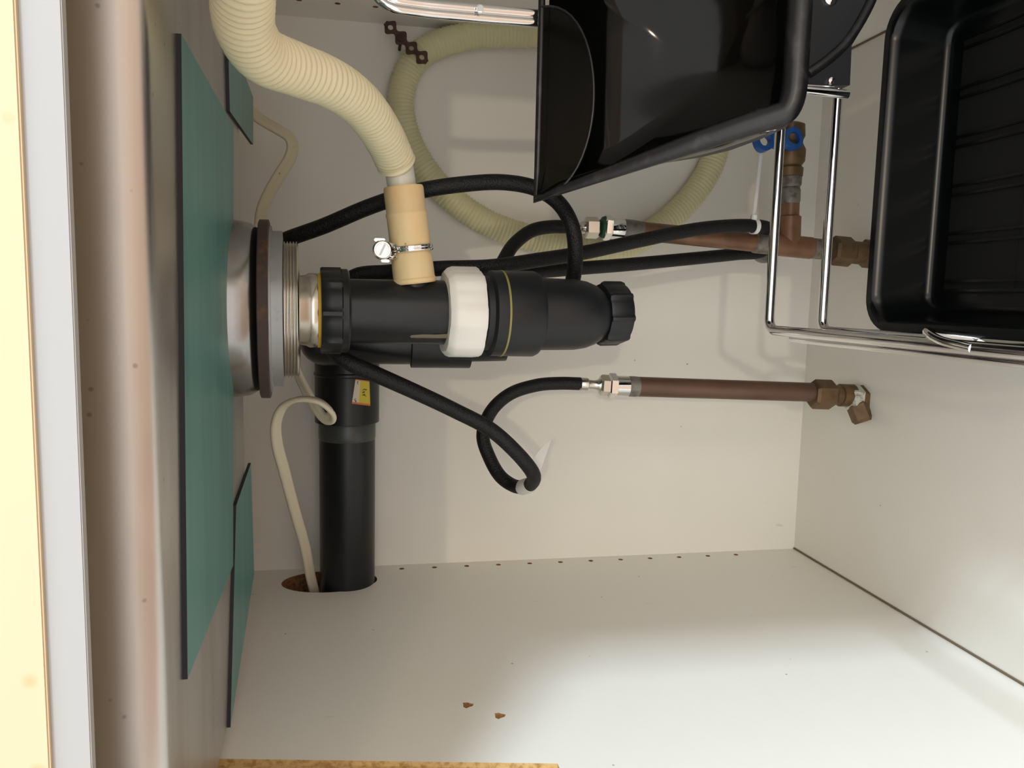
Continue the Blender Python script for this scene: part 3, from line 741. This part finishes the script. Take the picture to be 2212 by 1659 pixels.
def hollow(k, h):                                      # ring of the hollow: the outline drawn in, rounder the deeper it lies
    f_ = max(0, (.93 - k) / .93) ** .7; R_ = min(umax - b_left0[0], vmax) * .52 * k; out_ = []
    for p in poly:
        d = Vector((p[0] - cen[0], p[1] - cen[1])); r = d.length; d.normalize()
        q = d * (r * k * (1 - f_) + R_ * f_)
        out_.append(PT + ex * (cen[0] + q.x) + ev * (cen[1] + q.y) - en * h)
    return out_
build('bin_shell', MB().rings([shrink(8, 8), shrink(8, 0)] + [hollow(k, d_) for k, d_ in ((.93, 3), (.92, 10), (.905, 20), (.885, 30), (.855, 40), (.81, 49), (.74, 57), (.65, 63), (.54, 68), (.4, 72), (.26, 74.5), (.12, 76), (.03, 76.4))], caps='end'), GLOSS, bn, 80)
build('bin_outer', MB().rings([shrink(4, 10), shrink(8, 30, .98), shrink(12, 70, .9), shrink(14, 92, .7), shrink(14, 96, .3)], caps='end'), BLKD, bn, 60)
# rolled lip: thin along the straight edge, thick along the sides
def lip():
    rgs = []; n = NPY
    for k in range(n):
        a = Vector((*poly[k - 1], 0)); b = Vector((*poly[k], 0)); c = Vector((*poly[(k + 1) % n], 0))
        t = ((b - a).normalized() + (c - b).normalized()).normalized()
        nn = Vector((-t.y, t.x, 0))
        if nn.dot(Vector((cen[0] - b.x, cen[1] - b.y, 0))) < 0: nn = -nn
        r = 2.2 + 4.6 * min(1, max(0, b.y / (vmax * .75)))
        base = PT + ex * b.x + ev * b.y; nv = ex * nn.x + ev * nn.y
        rgs.append([base + nv * (r - r * math.cos(2 * math.pi * j / 14)) + en * (r * .9 * math.sin(2 * math.pi * j / 14)) - en * 2 for j in range(14)])
    return MB().rings(rgs, closed=True)
build('rolled_lip', lip(), SCUFF, bn, 80)
# D-shaped grip panel under the straight edge
dp0, dp1, dpm = uv(onm(1166, 14)), uv(onm(1166, 424)), uv(onm(1281, 228))
dc = ((dp0[0] + dp1[0]) / 2, dp0[1])
arc = []
for k in range(25):
    a = math.pi * k / 24
    arc.append(PT + ex * (dc[0] + (dp1[0] - dc[0]) * math.cos(a)) + ev * (dc[1] + (dpm[1] - dc[1]) * math.sin(a) ** 0.85) - en * (1.0 + 10 * 0))
build('grip_panel', MB().prism(arc, en * -3.5), GLOSS, bn, 30)
build('grip_edge', MB().tube([p + en * .2 for p in arc], 0.9, 8).tube([arc[-1], arc[0]], .8, 8), SCUFF, bn)
# hinge bracket plate below the lip
yp = -318
plate = [U(1735, -90, yp), U(1905, -90, yp), U(1893, 0, yp), U(1872, 45, yp), U(1840, 98, yp), U(1836, 184, yp), U(1735, 186, yp)]
build('bracket_plate', MB().prism(plate, (0, 7, 0)), BLKD, bn, 30)
build('bracket_rib', MB().tube(spline([U(1900, -60, yp), U(1884, -5, yp), U(1862, 40, yp), U(1828, 92, yp), U(1790, 128, yp), U(1745, 160, yp)], 4), 3.0, 12), SCUFF, bn)
build('bracket_screw', MB().lathe([(4.6, 0), (4.4, 1.6), (2.6, 3), (.3, 3.4)], U(1793, -4, yp), (0, -1, 0), 26), CHROME, bn)
build('hinge_pin', MB().tube([U(1738, 195, yp - 3), U(1831, 204, yp - 3)], 2.6, 16).lathe([(2.2, 0), (2, 2), (.3, 2.4)], U(1793, 176, yp), (0, -1, 0), 16).tube([U(1740, 186, yp - 2), U(1800, 190, yp - 2)], 1.2, 10), CHROME, bn)
# chrome double rail carrying the bin
cr = thing('chrome_rail', U(1150, 40, -250), 'pair of parallel chrome rods running up from the top edge of the black bin', 'rail')
for da in (0, 18.5):
    pts = [U(800, -60 + da * .3, -262), U(812, -22 + da * .6, -262), U(840, -4 + da * .95, -262), U(900, 7 + da, -260), U(1000, 17 + da, -258), U(1175, 32 + da, -254)]
    build('rod', MB().tube(spline(pts, 4), 3.0, 16), CHROME, cr)
build('rod_clip', MB().box(U(1037, 20, -263), (5, 3, 4), bev=.8), CHROME, cr)
